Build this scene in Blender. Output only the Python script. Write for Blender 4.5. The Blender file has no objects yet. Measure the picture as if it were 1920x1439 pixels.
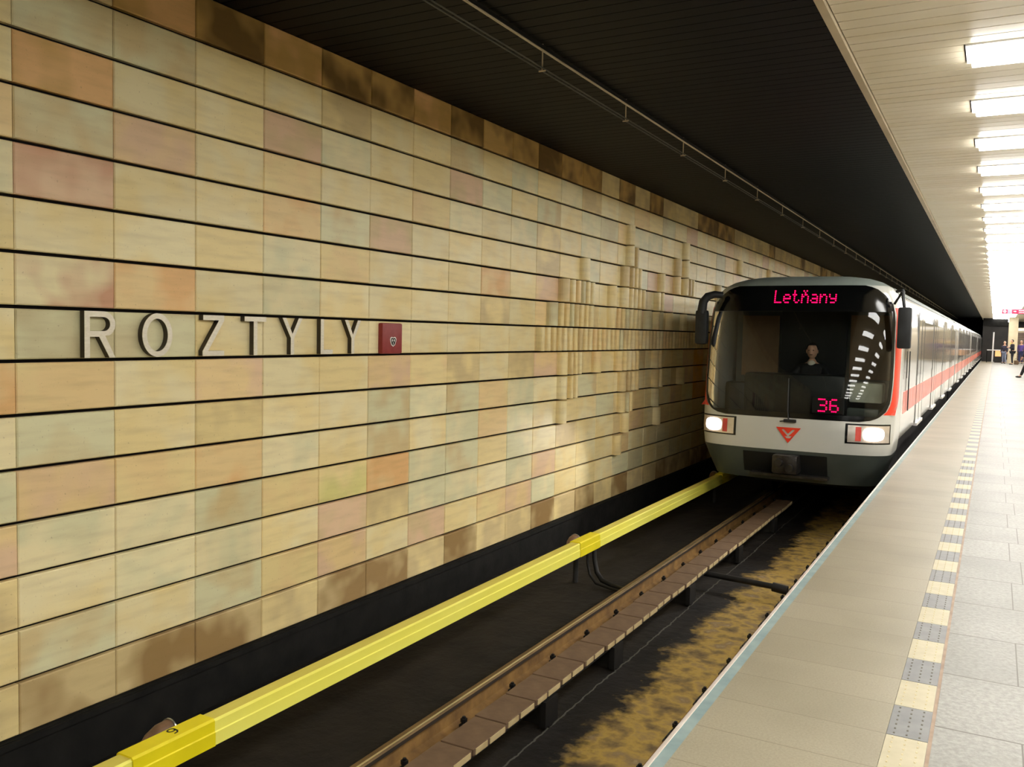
import bpy, bmesh, math, random
from mathutils import Vector, Matrix
random.seed(7)
C = bpy.context.scene.collection
PI = math.pi

# ------------------------------------------------------------------ camera
f_px, YAW, PITCH, ROLL = 1643.93, 0.5023, -0.0578, 0.0215
cy_, sy_, cp_, sp_, cr_, sr_ = math.cos(YAW), math.sin(YAW), math.cos(PITCH), math.sin(PITCH), math.cos(ROLL), math.sin(ROLL)
fwd = Vector((-sy_*cp_, cy_*cp_, sp_)); rgt = Vector((cy_, sy_, 0)); upv = rgt.cross(fwd)
r2 = cr_*rgt + sr_*upv; u2 = -sr_*rgt + cr_*upv
cd = bpy.data.cameras.new('camera'); cam = bpy.data.objects.new('camera', cd); C.objects.link(cam)
M = Matrix((r2, u2, -fwd)).transposed().to_4x4(); M.translation = Vector((0, 0, 1.5))
cam.matrix_world = M
cd.sensor_fit = 'HORIZONTAL'; cd.sensor_width = 36; cd.lens = 36*f_px/1920; cd.clip_end = 300; cd.clip_start = 0.05
bpy.context.scene.camera = cam
# ------------------------------------------------------------------ world, exposure
w = bpy.data.worlds.new('world'); bpy.context.scene.world = w; w.use_nodes = True
w.node_tree.nodes['Background'].inputs[0].default_value = (0.01, 0.011, 0.013, 1)
w.node_tree.nodes['Background'].inputs[1].default_value = 0.3
vs = bpy.context.scene.view_settings
vs.view_transform = 'Standard'; vs.look = 'None'; vs.gamma = 1.0; vs.exposure = 0.0; vs.use_curve_mapping = False
LAMP = 20.0            # emission strength of the ceiling light diffusers
LY0, LPITCH, LLEN, LX0, LX1, CEIL = 6.72, 1.54, 0.42, -0.25, 1.2, 3.5

# ------------------------------------------------------------------ material helpers
def lin(c):
    return tuple(((v/255)/12.92 if v/255 <= 0.04045 else ((v/255+0.055)/1.055)**2.4) for v in c) + (1,)
class NT:
    def __init__(s, name):
        s.m = bpy.data.materials.new(name); s.m.use_nodes = True; s.t = s.m.node_tree
        s.b = s.t.nodes['Principled BSDF']; s.out = s.t.nodes['Material Output']
    def n(s, typ, **kw):
        x = s.t.nodes.new(typ)
        for k, v in kw.items():
            if k.startswith('i_'):
                key = k[2:]; key = int(key) if key.isdigit() else key.replace('_', ' ')
                x.inputs[key].default_value = v
            else: setattr(x, k, v)
        return x
    def l(s, a, b): s.t.links.new(a, b)
    def coord(s, scale=(1, 1, 1)):
        g = s.n('ShaderNodeTexCoord'); mp = s.n('ShaderNodeMapping'); mp.inputs['Scale'].default_value = scale
        s.l(g.outputs['Object'], mp.inputs[0]); return mp.outputs[0]
    def noise(s, scale, detail=3, vec=None, rough=0.5):
        x = s.n('ShaderNodeTexNoise'); x.inputs['Scale'].default_value = scale; x.inputs['Detail'].default_value = detail
        x.inputs['Roughness'].default_value = rough
        if vec is not None: s.l(vec, x.inputs['Vector'])
        return x.outputs['Fac']
    def ramp(s, fac, stops):
        r = s.n('ShaderNodeValToRGB'); e = r.color_ramp.elements
        while len(e) < len(stops): e.new(0.5)
        for i, (p, c) in enumerate(stops):
            e[i].position = p; e[i].color = c if len(c) == 4 else tuple(c)+(1,)
        s.l(fac, r.inputs[0]); return r.outputs[0]
    def mix(s, fac, a, b, mode='MIX'):
        x = s.n('ShaderNodeMix', data_type='RGBA', blend_type=mode)
        for sock, v in ((x.inputs[0], fac), (x.inputs[6], a), (x.inputs[7], b)):
            if hasattr(v, 'is_linked') or hasattr(v, 'links'): s.l(v, sock)
            else: sock.default_value = v
        return x.outputs[2]
    def math(s, op, a, b=0.0, c=None):
        x = s.n('ShaderNodeMath', operation=op)
        for i, v in enumerate((a, b, c)):
            if v is None: continue
            if hasattr(v, 'links'): s.l(v, x.inputs[i])
            else: x.inputs[i].default_value = v
        return x.outputs[0]
    def base(s, v, rough=0.5, metal=0.0, spec=None):
        if hasattr(v, 'links'): s.l(v, s.b.inputs['Base Color'])
        else: s.b.inputs['Base Color'].default_value = v
        if hasattr(rough, 'links'): s.l(rough, s.b.inputs['Roughness'])
        else: s.b.inputs['Roughness'].default_value = rough
        s.b.inputs['Metallic'].default_value = metal
        if spec is not None: s.b.inputs['Specular IOR Level'].default_value = spec
        return s.m
    def bump(s, h, strength=0.3, dist=0.01):
        x = s.n('ShaderNodeBump'); x.inputs['Strength'].default_value = strength; x.inputs['Distance'].default_value = dist
        s.l(h, x.inputs['Height']); s.l(x.outputs[0], s.b.inputs['Normal'])

def mottled(name, c1, c2, scale=8, rough=0.5, metal=0.0, stretch=(1, 1, 1), bump=0.0, spec=None):
    t = NT(name); v = t.coord(stretch); n = t.noise(scale, 4, v)
    col = t.ramp(n, [(0.3, lin(c1)), (0.7, lin(c2))])
    m = t.base(col, rough, metal, spec)
    if bump: t.bump(t.noise(scale*4, 5, v), bump, 0.01)
    return m
def emit(name, c, strength):
    t = NT(name); t.b.inputs['Base Color'].default_value = lin(c)
    # faint tube-to-tube unevenness of the lamp itself
    n = t.noise(3, 2, t.coord()); k = t.ramp(n, [(0.3, (0.93, 0.93, 0.93)), (0.7, (1, 1, 1))])
    t.l(t.mix(1.0, k, lin(c), 'MULTIPLY'), t.b.inputs['Emission Color']); t.b.inputs['Emission Strength'].default_value = strength
    return t.m

# ---- tile cladding
def tile_mat():
    t = NT('glazed_stoneware'); v = t.coord()
    a = t.n('ShaderNodeVertexColor', layer_name='ta').outputs[0]; b = t.n('ShaderNodeVertexColor', layer_name='tb').outputs[0]
    n = t.noise(2.3, 2, v); k = t.ramp(n, [(0.42, (0, 0, 0)), (0.62, (1, 1, 1))])
    col = t.mix(k, a, b)
    v2 = t.coord((1, 1.2, 9)); st = t.noise(2.0, 5, v2); col = t.mix(t.ramp(st, [(0.45, (0.0, 0, 0)), (0.8, (0.22, 0.22, 0.22))]), col, lin((150, 118, 62)))
    sp = t.noise(55, 3, v); col = t.mix(t.ramp(sp, [(0.26, (0.3, 0.3, 0.3)), (0.34, (0, 0, 0))]), col, lin((130, 96, 48)))
    m = t.base(col, 0.42, 0, 0.35); t.bump(t.noise(30, 3, v), 0.05, 0.01); return m
M_tile = tile_mat()
M_gap = mottled('joint_black', (16, 12, 12), (22, 18, 16), 6, 0.8, spec=0.1)
M_plinth = mottled('plinth_concrete', (22, 22, 21), (34, 33, 31), 5, 0.8, bump=0.3, spec=0.15)
M_dark_slat = mottled('dark_ceiling_slat', (4, 5, 6), (7, 8, 10), 2, 0.6, spec=0.2)
M_slat = mottled('ceiling_slat_enamel', (242, 230, 202), (248, 238, 216), 1.1, 0.38, stretch=(0.5, 3, 1), spec=0.4)
M_trim = mottled('ceiling_edge_trim', (196, 180, 152), (214, 198, 170), 3, 0.5)
M_lampframe = mottled('lamp_frame_white', (225, 225, 228), (236, 236, 238), 3, 0.4)
M_diffuser = emit('lamp_diffuser', (255, 253, 248), LAMP)
def bed_mat():
    t = NT('trackbed_dirt'); v = t.coord(); g = t.n('ShaderNodeSeparateXYZ'); t.l(v, g.inputs[0])
    base = t.ramp(t.noise(3, 6, v), [(0.3, lin((17, 14, 12))), (0.7, lin((34, 29, 24)))])
    wob = t.math('MULTIPLY_ADD', t.noise(1.7, 5, v), 0.7, -0.35)
    x = t.math('ADD', g.outputs[0], wob)
    fine = t.math('MULTIPLY_ADD', t.noise(14, 5, v), 0.30, -0.15); x = t.math('ADD', x, fine)
    m1 = t.math('MULTIPLY', t.math('ADD', x, 2.40), 7.0); m1.node.use_clamp = True; m2 = t.math('MULTIPLY', t.math('SUBTRACT', -1.60, x), 9.0); m2.node.use_clamp = True
    pn = t.noise(5.5, 5, v); och = t.ramp(pn, [(0.26, lin((70, 58, 44))), (0.40, lin((126, 104, 64))), (0.52, lin((172, 142, 70))), (0.66, lin((132, 110, 76))), (0.8, lin((176, 160, 130)))])
    col = t.mix(t.math('MULTIPLY', m1, m2), base, och)
    # chalky seam of the drainage channel
    sx = t.math('ADD', g.outputs[0], t.math('MULTIPLY_ADD', t.noise(9, 4, v), 0.05, -0.025))
    d = t.math('ABSOLUTE', t.math('ADD', sx, 2.67)); seam = t.math('LESS_THAN', d, 0.007)
    col = t.mix(seam, col, lin((84, 82, 75)))
    m = t.base(col, 0.75, 0, 0.25); t.bump(t.noise(9, 6, v, 0.6), 0.4, 0.03); return m
M_bed = bed_mat()
M_rail_rust = mottled('rusty_rail', (92, 70, 38), (124, 98, 58), 9, 0.7, 0.3, stretch=(1, .3, 1), bump=0.2)
M_rail_web = mottled('dark_rail_web', (38, 29, 18), (56, 42, 26), 9, 0.8, stretch=(1, .3, 1))
M_rail_foot = mottled('ochre_rust_foot', (104, 74, 34), (146, 110, 56), 7, 0.8, bump=0.3)
M_rail_top = mottled('worn_rail_head', (196, 184, 160), (222, 212, 190), 4, 0.25, 0.9, stretch=(1, .2, 1))
M_black = mottled('black_iron', (14, 13, 12), (28, 25, 22), 12, 0.6, 0.2)
M_slab = mottled('brown_cover_slab', (92, 70, 50), (112, 88, 64), 7, 0.75, bump=0.2)
M_slab_edge = mottled('pale_slab_edge', (178, 156, 112), (200, 180, 134), 9, 0.8)
M_yel = mottled('pale_yellow_cover', (252, 243, 96), (255, 249, 122), 2, 0.6, stretch=(1, .3, 1))
M_yeldim = mottled('dusty_dim_cover_top', (214, 200, 86), (236, 222, 104), 5, 0.75, stretch=(1, .15, 1))  # duller top: dust, plus weaker light than the side put into the colour
M_yel2 = mottled('deep_yellow_joint_cover', (240, 222, 12), (250, 232, 22), 4, 0.55)
M_insul = mottled('brown_insulator', (92, 66, 46), (132, 100, 74), 12, 0.5)
M_steel = mottled('bright_steel', (170, 166, 160), (200, 198, 194), 8, 0.3, 0.9)
M_cablegrey = mottled('cable_grey', (70, 70, 62), (90, 88, 80), 6, 0.6)
M_ink = mottled('black_paint_mark', (20, 18, 14), (34, 30, 20), 20, 0.6)
def floor_mat(name, c1, c2, pitch, y0, joint, jw=0.004, speck=70, rough=0.35, xj=None):
    t = NT(name); v = t.coord(); g = t.n('ShaderNodeSeparateXYZ'); t.l(v, g.inputs[0])
    col = t.ramp(t.noise(speck, 4, v, 0.7), [(0.36, lin(c1)), (0.64, lin(c2))])
    blot = t.noise(1.4, 3, v); col = t.mix(t.ramp(blot, [(0.4, (0, 0, 0)), (0.7, (0.35, 0.35, 0.35))]), col, lin(tuple(max(0, k-34) for k in c1)))
    ym = t.math('DIVIDE', t.math('SUBTRACT', g.outputs[1], y0), pitch)
    row = t.math('FLOOR', ym, 0); fr = t.math('FRACT', ym, 0)
    tone = t.n('ShaderNodeTexWhiteNoise', noise_dimensions='1D'); t.l(row, tone.inputs['W'])
    col = t.mix(t.math('MULTIPLY', tone.outputs[0], 0.22), col, lin(tuple(max(0, k-26) for k in c1)))
    j = t.math('LESS_THAN', fr, jw/pitch*1.5)
    if xj:
        off = t.math('MULTIPLY', t.math('MODULO', t.math('ABSOLUTE', row), 2.0), 0.062)
        xm = t.math('FRACT', t.math('DIVIDE', t.math('SUBTRACT', t.math('SUBTRACT', g.outputs[0], xj[0]), off), xj[1]), 0)
        j = t.math('MAXIMUM', j, t.math('LESS_THAN', xm, jw/xj[1]))
    col = t.mix(j, col, lin(joint))
    m = t.base(col, rough, 0, 0.5); t.bump(t.math('MULTIPLY', j, -1.0), 0.4, 0.003); return m
M_fl_edge = floor_mat('edge_slabs_grey_beige', (144, 136, 115), (160, 151, 129), 0.309, 3.568, (122, 113, 93), 0.003, 110, 0.42)
M_fl_right = floor_mat('granite_floor', (128, 126, 119), (156, 154, 147), 0.6305, 4.37, (92, 86, 78), 0.006, 42, 0.5, xj=(0.155, 0.63))
M_blue = mottled('pale_blue_edge_line', (118, 138, 138), (144, 160, 156), 9, 0.5)
M_nose = mottled('edge_nosing_metal', (205, 190, 176), (232, 222, 212), 6, 0.3, 0.3)
M_groove = mottled('brown_joint_strip', (140, 116, 96), (164, 140, 118), 12, 0.6)
M_tc = mottled('cream_tactile_tile', (176, 167, 138), (188, 179, 150), 14, 0.5)
M_tg = mottled('grey_tactile_tile', (116, 116, 117), (130, 130, 129), 14, 0.5)
M_stud_b = mottled('tactile_stud_grey', (96, 92, 84), (116, 110, 100), 30, 0.6)
M_stud_c = mottled('tactile_stud_cream', (196, 182, 142), (214, 200, 160), 30, 0.5)
M_wall_r = mottled('beige_wall', (206, 192, 160), (220, 208, 178), 2, 0.6)
M_darkwall = mottled('dark_end_wall', (24, 22, 22), (44, 40, 38), 1.5, 0.7)
M_letter = mottled('brushed_letter_face', (226, 218, 198), (240, 234, 218), 30, 0.38, 0.2, stretch=(1, 1, 4))
M_letter_side = mottled('dark_letter_side', (52, 44, 32), (70, 60, 46), 10, 0.5, 0.2)
M_redbox = mottled('red_enamel_box', (142, 40, 42), (156, 52, 50), 20, 0.45)
M_white = mottled('white_paint', (240, 236, 228), (250, 248, 242), 10, 0.5)
# ---- train
M_body = mottled('train_white_grey_paint', (200, 202, 196), (212, 213, 208), 1.5, 0.22, 0.15, spec=0.7)
M_side = mottled('train_side_lacquer', (206, 204, 198), (218, 216, 212), 1.5, 0.13, 0.45, stretch=(1, .1, 1), spec=0.8)
M_mask = mottled('shaded_bumper_grey', (62, 68, 64), (80, 86, 80), 2, 0.4)
M_trainroof = mottled('train_roof_grey', (120, 130, 124), (140, 150, 144), 2, 0.4)
M_red = mottled('signal_red_paint', (226, 56, 34), (236, 70, 44), 4, 0.3)
M_redstripe = mottled('red_side_stripe', (226, 112, 96), (234, 128, 112), 3, 0.25, 0.1)  # red paled, its white reflection painted into the colour
M_glossblack = mottled('gloss_black_panel', (8, 9, 9), (14, 15, 15), 3, 0.12)
M_rubber = mottled('black_rubber', (20, 22, 24), (34, 37, 40), 8, 0.55)
M_under = mottled('underfloor_dark', (18, 18, 18), (44, 42, 40), 3, 0.7)
M_sidewin = mottled('reflection_toned_window', (120, 116, 108), (136, 132, 124), 3, 0.08, 0.35, spec=1.0)  # window tone lightened to paint in the hall's pale reflection
M_sill = mottled('bright_door_sill', (220, 218, 214), (240, 238, 236), 6, 0.3, 0.5)
M_cabgrey = mottled('cab_panel_grey', (60, 62, 56), (80, 80, 72), 3, 0.6)
M_cabbrown = mottled('cab_panel_brown', (112, 84, 56), (138, 106, 74), 2, 0.5)
M_cabdark = mottled('cab_console_black', (10, 11, 11), (20, 22, 22), 5, 0.5)
M_cabpale = mottled('cab_pale_cabinet', (190, 190, 170), (214, 214, 196), 4, 0.5)
M_led = emit('red_led_dots', (255, 0, 70), 6.0)
M_head = emit('headlamp_glow', (255, 246, 240), 14.0)
M_coupler = mottled('dark_coupler_steel', (52, 50, 48), (84, 80, 76), 10, 0.35, 0.8)  # darker steel for the coupler
M_tail = mottled('red_tail_lens', (214, 70, 60), (232, 96, 86), 10, 0.2)
M_lensback = mottled('headlamp_reflector', (210, 200, 190), (236, 226, 216), 10, 0.2, 0.6)
def glass_mat():
    t = NT('windscreen_glass'); tr = t.n('ShaderNodeBsdfTransparent'); tr.inputs[0].default_value = (0.72, 0.76, 0.74, 1)
    gl = t.n('ShaderNodeBsdfGlossy'); gl.inputs['Roughness'].default_value = 0.02; gl.inputs[0].default_value = (1, 1, 1, 1)
    fr = t.n('ShaderNodeFresnel'); fr.inputs[0].default_value = 1.45
    fac = t.math('MINIMUM', t.math('ADD', fr.outputs[0], 0.0), 1.0)
    mx = t.n('ShaderNodeMixShader'); t.l(fac, mx.inputs[0]); t.l(tr.outputs[0], mx.inputs[1]); t.l(gl.outputs[0], mx.inputs[2])
    t.l(mx.outputs[0], t.out.inputs[0]); return t.m
M_glass = glass_mat()
M_sign_red = emit('lit_red_sign', (235, 20, 60), 1.3)
M_sign_white = emit('lit_sign_lettering', (255, 225, 225), 1.6)
M_sign_grey = mottled('sign_grey_panel', (150, 146, 168), (166, 162, 182), 5, 0.5)
M_poster = emit('small_warm_lit_panel', (240, 180, 120), 0.8)
M_shutter = mottled('brown_shutter_slats', (70, 56, 50), (110, 90, 80), 20, 0.6, stretch=(0.1, 0.1, 3))
M_yellowsign = mottled('yellow_notice', (226, 200, 90), (236, 212, 110), 10, 0.5)
M_skin = mottled('skin', (204, 156, 130), (216, 170, 144), 20, 0.5)

# ------------------------------------------------------------------ mesh helpers
class MB:
    def __init__(s): s.v = []; s.f = []; s.mi = []; s.smooth = False
    def add(s, vs, fs, mi=0):
        o = len(s.v); s.v += [tuple(p) for p in vs]; s.f += [tuple(i+o for i in f) for f in fs]; s.mi += [mi]*len(fs); return s
    def box(s, x0, x1, y0, y1, z0, z1, mi=0):
        v = [(x, y, z) for x in (x0, x1) for y in (y0, y1) for z in (z0, z1)]
        return s.add(v, [(0, 1, 3, 2), (4, 6, 7, 5), (0, 4, 5, 1), (2, 3, 7, 6), (0, 2, 6, 4), (1, 5, 7, 3)], mi)
    def bbox(s, x0, x1, y0, y1, z0, z1, b=0.01, mi=0):      # bevelled box
        xs, ys, zs = (x0, x1), (y0, y1), (z0, z1); bm = bmesh.new()
        bmesh.ops.create_cube(bm, size=1)
        for v in bm.verts: v.co = Vector(((x0+x1)/2+v.co.x*(x1-x0), (y0+y1)/2+v.co.y*(y1-y0), (z0+z1)/2+v.co.z*(z1-z0)))
        bmesh.ops.bevel(bm, geom=bm.edges[:], offset=b, segments=2, affect='EDGES', profile=0.6)
        return s.bm(bm, mi)
    def bm(s, bm, mi=0):
        bm.verts.index_update(); s.add([v.co for v in bm.verts], [[v.index for v in f.verts] for f in bm.faces], mi); bm.free(); return s
    def grid(s, rows, mi=0, flip=False):                     # rows of equal length
        n = len(rows[0]); v = [p for r in rows for p in r]; fs = []
        for i in range(len(rows)-1):
            for j in range(n-1):
                q = (i*n+j, i*n+j+1, (i+1)*n+j+1, (i+1)*n+j); fs.append(q[::-1] if flip else q)
        return s.add(v, fs, mi)
    def tube(s, pts, r, n=8, mi=0, cap=True):
        pts = [Vector(p) for p in pts]; rs = r if isinstance(r, (list, tuple)) else [r]*len(pts); rings = []
        for i, p in enumerate(pts):
            d = (pts[min(i+1, len(pts)-1)]-pts[max(i-1, 0)]).normalized()
            a = d.cross(Vector((0, 0, 1)));  a = d.cross(Vector((1, 0, 0))) if a.length < 0.1 else a
            a.normalize(); b = d.cross(a)
            rings.append([p+a*rs[i]*math.cos(2*PI*k/n)+b*rs[i]*math.sin(2*PI*k/n) for k in range(n)])
        o = len(s.v); s.v += [tuple(q) for rr in rings for q in rr]; c = 0
        for i in range(len(rings)-1):
            for k in range(n):
                s.f.append((o+i*n+k, o+i*n+(k+1) % n, o+(i+1)*n+(k+1) % n, o+(i+1)*n+k)); s.mi.append(mi)
        if cap:
            s.f.append(tuple(o+k for k in range(n))[::-1]); s.f.append(tuple(o+(len(rings)-1)*n+k for k in range(n))); s.mi += [mi, mi]
        return s
    def extr(s, prof, y0, y1, mi=0, cap=True):               # closed (x,z) profile swept along Y
        n = len(prof); v = [(x, y0, z) for x, z in prof]+[(x, y1, z) for x, z in prof]
        fs = [(i, (i+1) % n, n+(i+1) % n, n+i) for i in range(n)]
        if cap: fs += [tuple(range(n))[::-1], tuple(range(n, 2*n))]
        return s.add(v, fs, mi)
    def build(s, name, mats, parent=None, smooth=None):
        me = bpy.data.meshes.new(name); me.from_pydata(s.v, [], s.f); mats = mats if isinstance(mats, (list, tuple)) else [mats]
        for m in mats: me.materials.append(m)
        me.polygons.foreach_set('material_index', s.mi)
        bm = bmesh.new(); bm.from_mesh(me); bmesh.ops.recalc_face_normals(bm, faces=bm.faces[:]); bm.to_mesh(me); bm.free()
        if smooth:
            me.polygons.foreach_set('use_smooth', [True]*len(me.polygons))
            try: me.set_sharp_from_angle(angle=math.radians(smooth))
            except Exception: pass
        me.update(); o = bpy.data.objects.new(name, me); C.objects.link(o)
        if parent is not None: o.parent = parent; o.matrix_parent_inverse = parent.matrix_world.inverted() if False else Matrix.Translation(-parent.location)
        return o
def tag(o, label=None, cat=None, group=None, kind=None):
    if label: o['label'] = label
    if cat: o['category'] = cat
    if group: o['group'] = group
    if kind: o['kind'] = kind
    return o
def struct(o): o['kind'] = 'structure'; return o
def empty(name, loc, label, cat, group=None):
    o = bpy.data.objects.new(name, None); C.objects.link(o); o.location = loc; o.empty_display_size = 0.2
    return tag(o, label, cat, group)
def copy_tree(o, parent=None):
    inv = o.matrix_parent_inverse.copy(); c = o.copy(); C.objects.link(c); c.parent = parent; c.matrix_parent_inverse = inv
    for ch in list(o.children): copy_tree(ch, c)
    return c
def poly2d(loops, depth, name='outline'):
    """filled 2D outline with holes extruded to depth; returns verts (u, v, w) and faces"""
    cu = bpy.data.curves.new(name, 'CURVE'); cu.dimensions = '2D'; cu.fill_mode = 'BOTH' if depth > 0 else 'BOTH'; cu.extrude = depth/2
    for lp in loops:
        sp = cu.splines.new('POLY'); sp.points.add(len(lp)-1); sp.use_cyclic_u = True
        for i, (x, y) in enumerate(lp): sp.points[i].co = (x, y, 0, 1)
    o = bpy.data.objects.new(name, cu); C.objects.link(o); bpy.context.view_layer.update()
    me = bpy.data.meshes.new_from_object(o.evaluated_get(bpy.context.evaluated_depsgraph_get()))
    v = [tuple(p.co) for p in me.vertices]; f = [tuple(p.vertices) for p in me.polygons]
    bpy.data.objects.remove(o); bpy.data.curves.remove(cu); bpy.data.meshes.remove(me); return v, f

# ================================================================== THE SETTING
YA, YB = -6.0, 112.0
WX, TS, TH, TY0, TZ0 = -5.0, 0.6581, 0.3192, 3.085, -0.963
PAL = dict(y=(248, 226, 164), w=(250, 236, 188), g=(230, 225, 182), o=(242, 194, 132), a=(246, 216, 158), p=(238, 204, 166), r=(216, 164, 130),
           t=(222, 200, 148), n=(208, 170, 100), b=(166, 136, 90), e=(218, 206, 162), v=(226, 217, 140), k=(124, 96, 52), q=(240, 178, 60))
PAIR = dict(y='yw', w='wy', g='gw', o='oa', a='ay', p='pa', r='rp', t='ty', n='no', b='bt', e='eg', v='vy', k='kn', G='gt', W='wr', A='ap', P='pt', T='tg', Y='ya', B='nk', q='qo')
# rows from the bottom (0) to the top (14), whose browns carry ceiling shade; columns -1 .. 12
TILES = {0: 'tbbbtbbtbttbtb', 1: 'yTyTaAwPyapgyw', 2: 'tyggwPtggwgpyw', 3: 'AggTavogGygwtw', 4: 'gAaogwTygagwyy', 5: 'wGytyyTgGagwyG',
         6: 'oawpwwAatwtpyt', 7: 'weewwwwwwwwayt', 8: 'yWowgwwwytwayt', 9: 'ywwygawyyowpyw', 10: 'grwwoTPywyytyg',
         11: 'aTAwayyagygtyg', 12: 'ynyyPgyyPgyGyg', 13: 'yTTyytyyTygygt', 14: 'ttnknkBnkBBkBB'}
def wall_left():
    mb = MB(); ca = []; cb = []
    def quadcols(a, b, n): ca.extend([a]*n); cb.extend([b]*n)
    rnd = random.Random(3)
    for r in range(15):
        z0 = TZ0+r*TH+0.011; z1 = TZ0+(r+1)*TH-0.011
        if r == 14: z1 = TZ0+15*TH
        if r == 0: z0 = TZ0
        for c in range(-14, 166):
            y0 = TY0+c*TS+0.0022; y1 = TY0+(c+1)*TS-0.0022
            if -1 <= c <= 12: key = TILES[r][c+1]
            elif 20 <= c <= 23 and 3 < r < 7: key = 'q'  # tiles beside the train take an orange glow into their colour
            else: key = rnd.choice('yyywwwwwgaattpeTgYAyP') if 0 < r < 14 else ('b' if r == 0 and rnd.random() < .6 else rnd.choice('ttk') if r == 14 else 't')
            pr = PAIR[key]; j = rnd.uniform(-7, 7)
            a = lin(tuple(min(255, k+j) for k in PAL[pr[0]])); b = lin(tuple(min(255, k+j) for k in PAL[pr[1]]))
            d = 0.007; xo = rnd.uniform(-0.0015, 0.0015)
            v = [(WX-0.045, y0, z0), (WX-0.045, y1, z0), (WX-0.045, y1, z1), (WX-0.045, y0, z1),
                 (WX-0.006, y0, z0), (WX-0.006, y1, z0), (WX-0.006, y1, z1), (WX-0.006, y0, z1),
                 (WX+xo, y0+d, z0+d), (WX+xo, y1-d, z0+d), (WX+xo, y1-d, z1-d), (WX+xo, y0+d, z1-d)]
            fs = [(8, 9, 10, 11)]+[(4+i, 4+(i+1) % 4, 8+(i+1) % 4, 8+i) for i in range(4)]+[(i, (i+1) % 4, 4+(i+1) % 4, 4+i) for i in range(4)]
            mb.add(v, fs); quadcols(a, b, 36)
    # half-round ceramic ribs of the relief, (column from, column to, row)
    R = [(14.46, 14.80, 12), (18.62, 19.0, 12), (24.4, 24.8, 12), (28.7, 29.1, 12), (14.46, 14.80, 11), (14.84, 15.06, 11), (17.94, 18.32, 11), (18.66, 19.02, 11),
         (14.16, 14.52, 10), (14.58, 14.82, 10), (14.84, 15.06, 10), (15.08, 15.3, 10), (11.93, 12.27, 10), (16.68, 17.02, 10), (17.90, 18.28, 10), (18.62, 18.98, 10), (19.02, 19.24, 10), (19.27, 19.48, 10), (21.9, 22.3, 10),
         (10.94, 11.30, 9), (11.32, 11.56, 9), (11.58, 11.81, 9), (11.83, 12.04, 9), (12.06, 12.29, 9), (12.31, 12.52, 9), (13.43, 13.78, 9), (14.16, 14.52, 9), (14.57, 14.80, 9), (14.83, 15.06, 9), (15.08, 15.34, 9), (15.37, 15.58, 9), (16.44, 16.69, 9), (16.73, 16.97, 9),
         (10.44, 10.79, 8), (10.80, 11.04, 8), (11.06, 11.30, 8), (11.32, 11.50, 8), (11.52, 11.75, 8), (11.77, 12.01, 8), (12.03, 12.23, 8), (12.25, 12.50, 8), (13.44, 13.78, 8), (13.81, 14.03, 8), (14.06, 14.31, 8), (14.33, 14.56, 8), (14.59, 14.83, 8), (14.86, 15.1, 8), (15.12, 15.35, 8), (15.75, 16.05, 8), (16.4, 16.66, 8), (16.69, 16.93, 8), (17.4, 17.7, 8), (18.6, 18.9, 8), (20.9, 21.2, 8), (21.2, 21.5, 8),
         (10.95, 11.28, 6), (11.33, 11.52, 6), (11.54, 11.73, 6), (11.75, 11.93, 6), (12.66, 12.98, 6), (13.9, 14.22, 6), (14.24, 14.50, 6), (14.54, 14.78, 6), (14.81, 15.05, 6), (15.07, 15.28, 6), (16.4, 16.67, 6), (16.71, 16.95, 6), (20.9, 21.2, 6), (21.25, 21.55, 6),
         (10.97, 11.27, 5), (11.34, 11.54, 5), (11.57, 11.76, 5), (14.17, 14.48, 5), (14.54, 14.78, 5), (14.81, 15.05, 5), (15.07, 15.3, 5), (16.43, 16.75, 5), (16.79, 17.03, 5), (18.4, 18.9, 5), (20.9, 21.2, 5), (21.25, 21.6, 5),
         (10.97, 11.28, 4), (14.17, 14.46, 4), (14.50, 14.68, 4), (14.70, 14.92, 4), (16.47, 16.79, 4), (14.41, 14.74, 3), (16.63, 16.98, 3), (13.96, 14.30, 2)]
    c = 9.98
    while c < 23.6: R.append((c, c+0.235, 7)); c += 0.25
    for (c0, c1, r) in R:
        z0 = TZ0+r*TH+0.011; z1 = TZ0+(r+1)*TH-0.011
        ya, yb = TY0+c0*TS, TY0+c1*TS; cyc = (ya+yb)/2; hwid = (yb-ya)/2; nar = (c1-c0) < .27; hwid *= 0.62 if nar else 0.9; ex = .38 if nar else .7; dep = 0.095 if nar else min(0.1, hwid*1.2); n = 12
        pr = PAIR[rnd.choice('yyywwttae')]; a = lin(PAL[pr[0]]); b = lin(PAL[pr[1]])
        ang = [PI*k/n for k in range(n+1)]
        P = [(WX+dep*math.sin(t)**ex if math.sin(t) > 1e-6 else WX-0.004, cyc-hwid*math.copysign(abs(math.cos(t))**(.6 if nar else 1), math.cos(t))) for t in ang]
        v = [(x, y, z0) for x, y in P]+[(x, y, z1) for x, y in P]
        fs = [(i, i+1, n+2+i, n+1+i) for i in range(n)]; mb.add(v, fs); quadcols(a, b, 4*n)
        mb.add([(x, y, z0) for x, y in P], [tuple(range(n+1))]); quadcols(a, b, n+1)
        mb.add([(x, y, z1) for x, y in P], [tuple(range(n+1))[::-1]]); quadcols(a, b, n+1)
    me = bpy.data.meshes.new('wall_left'); me.from_pydata(mb.v, [], mb.f)
    me.materials.append(M_tile)
    for nm, cols in (('ta', ca), ('tb', cb)):
        at = me.color_attributes.new(nm, 'FLOAT_COLOR', 'CORNER'); at.data.foreach_set('color', [k for cc in cols for k in cc])
    o = bpy.data.objects.new('wall_left', me); C.objects.link(o); struct(o)
    b = MB().box(WX-0.3, WX-0.043, YA, YB, -1.6, TZ0+15*TH).build('wall_backing', M_gap, o)
    return o
WALL = wall_left()
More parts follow.
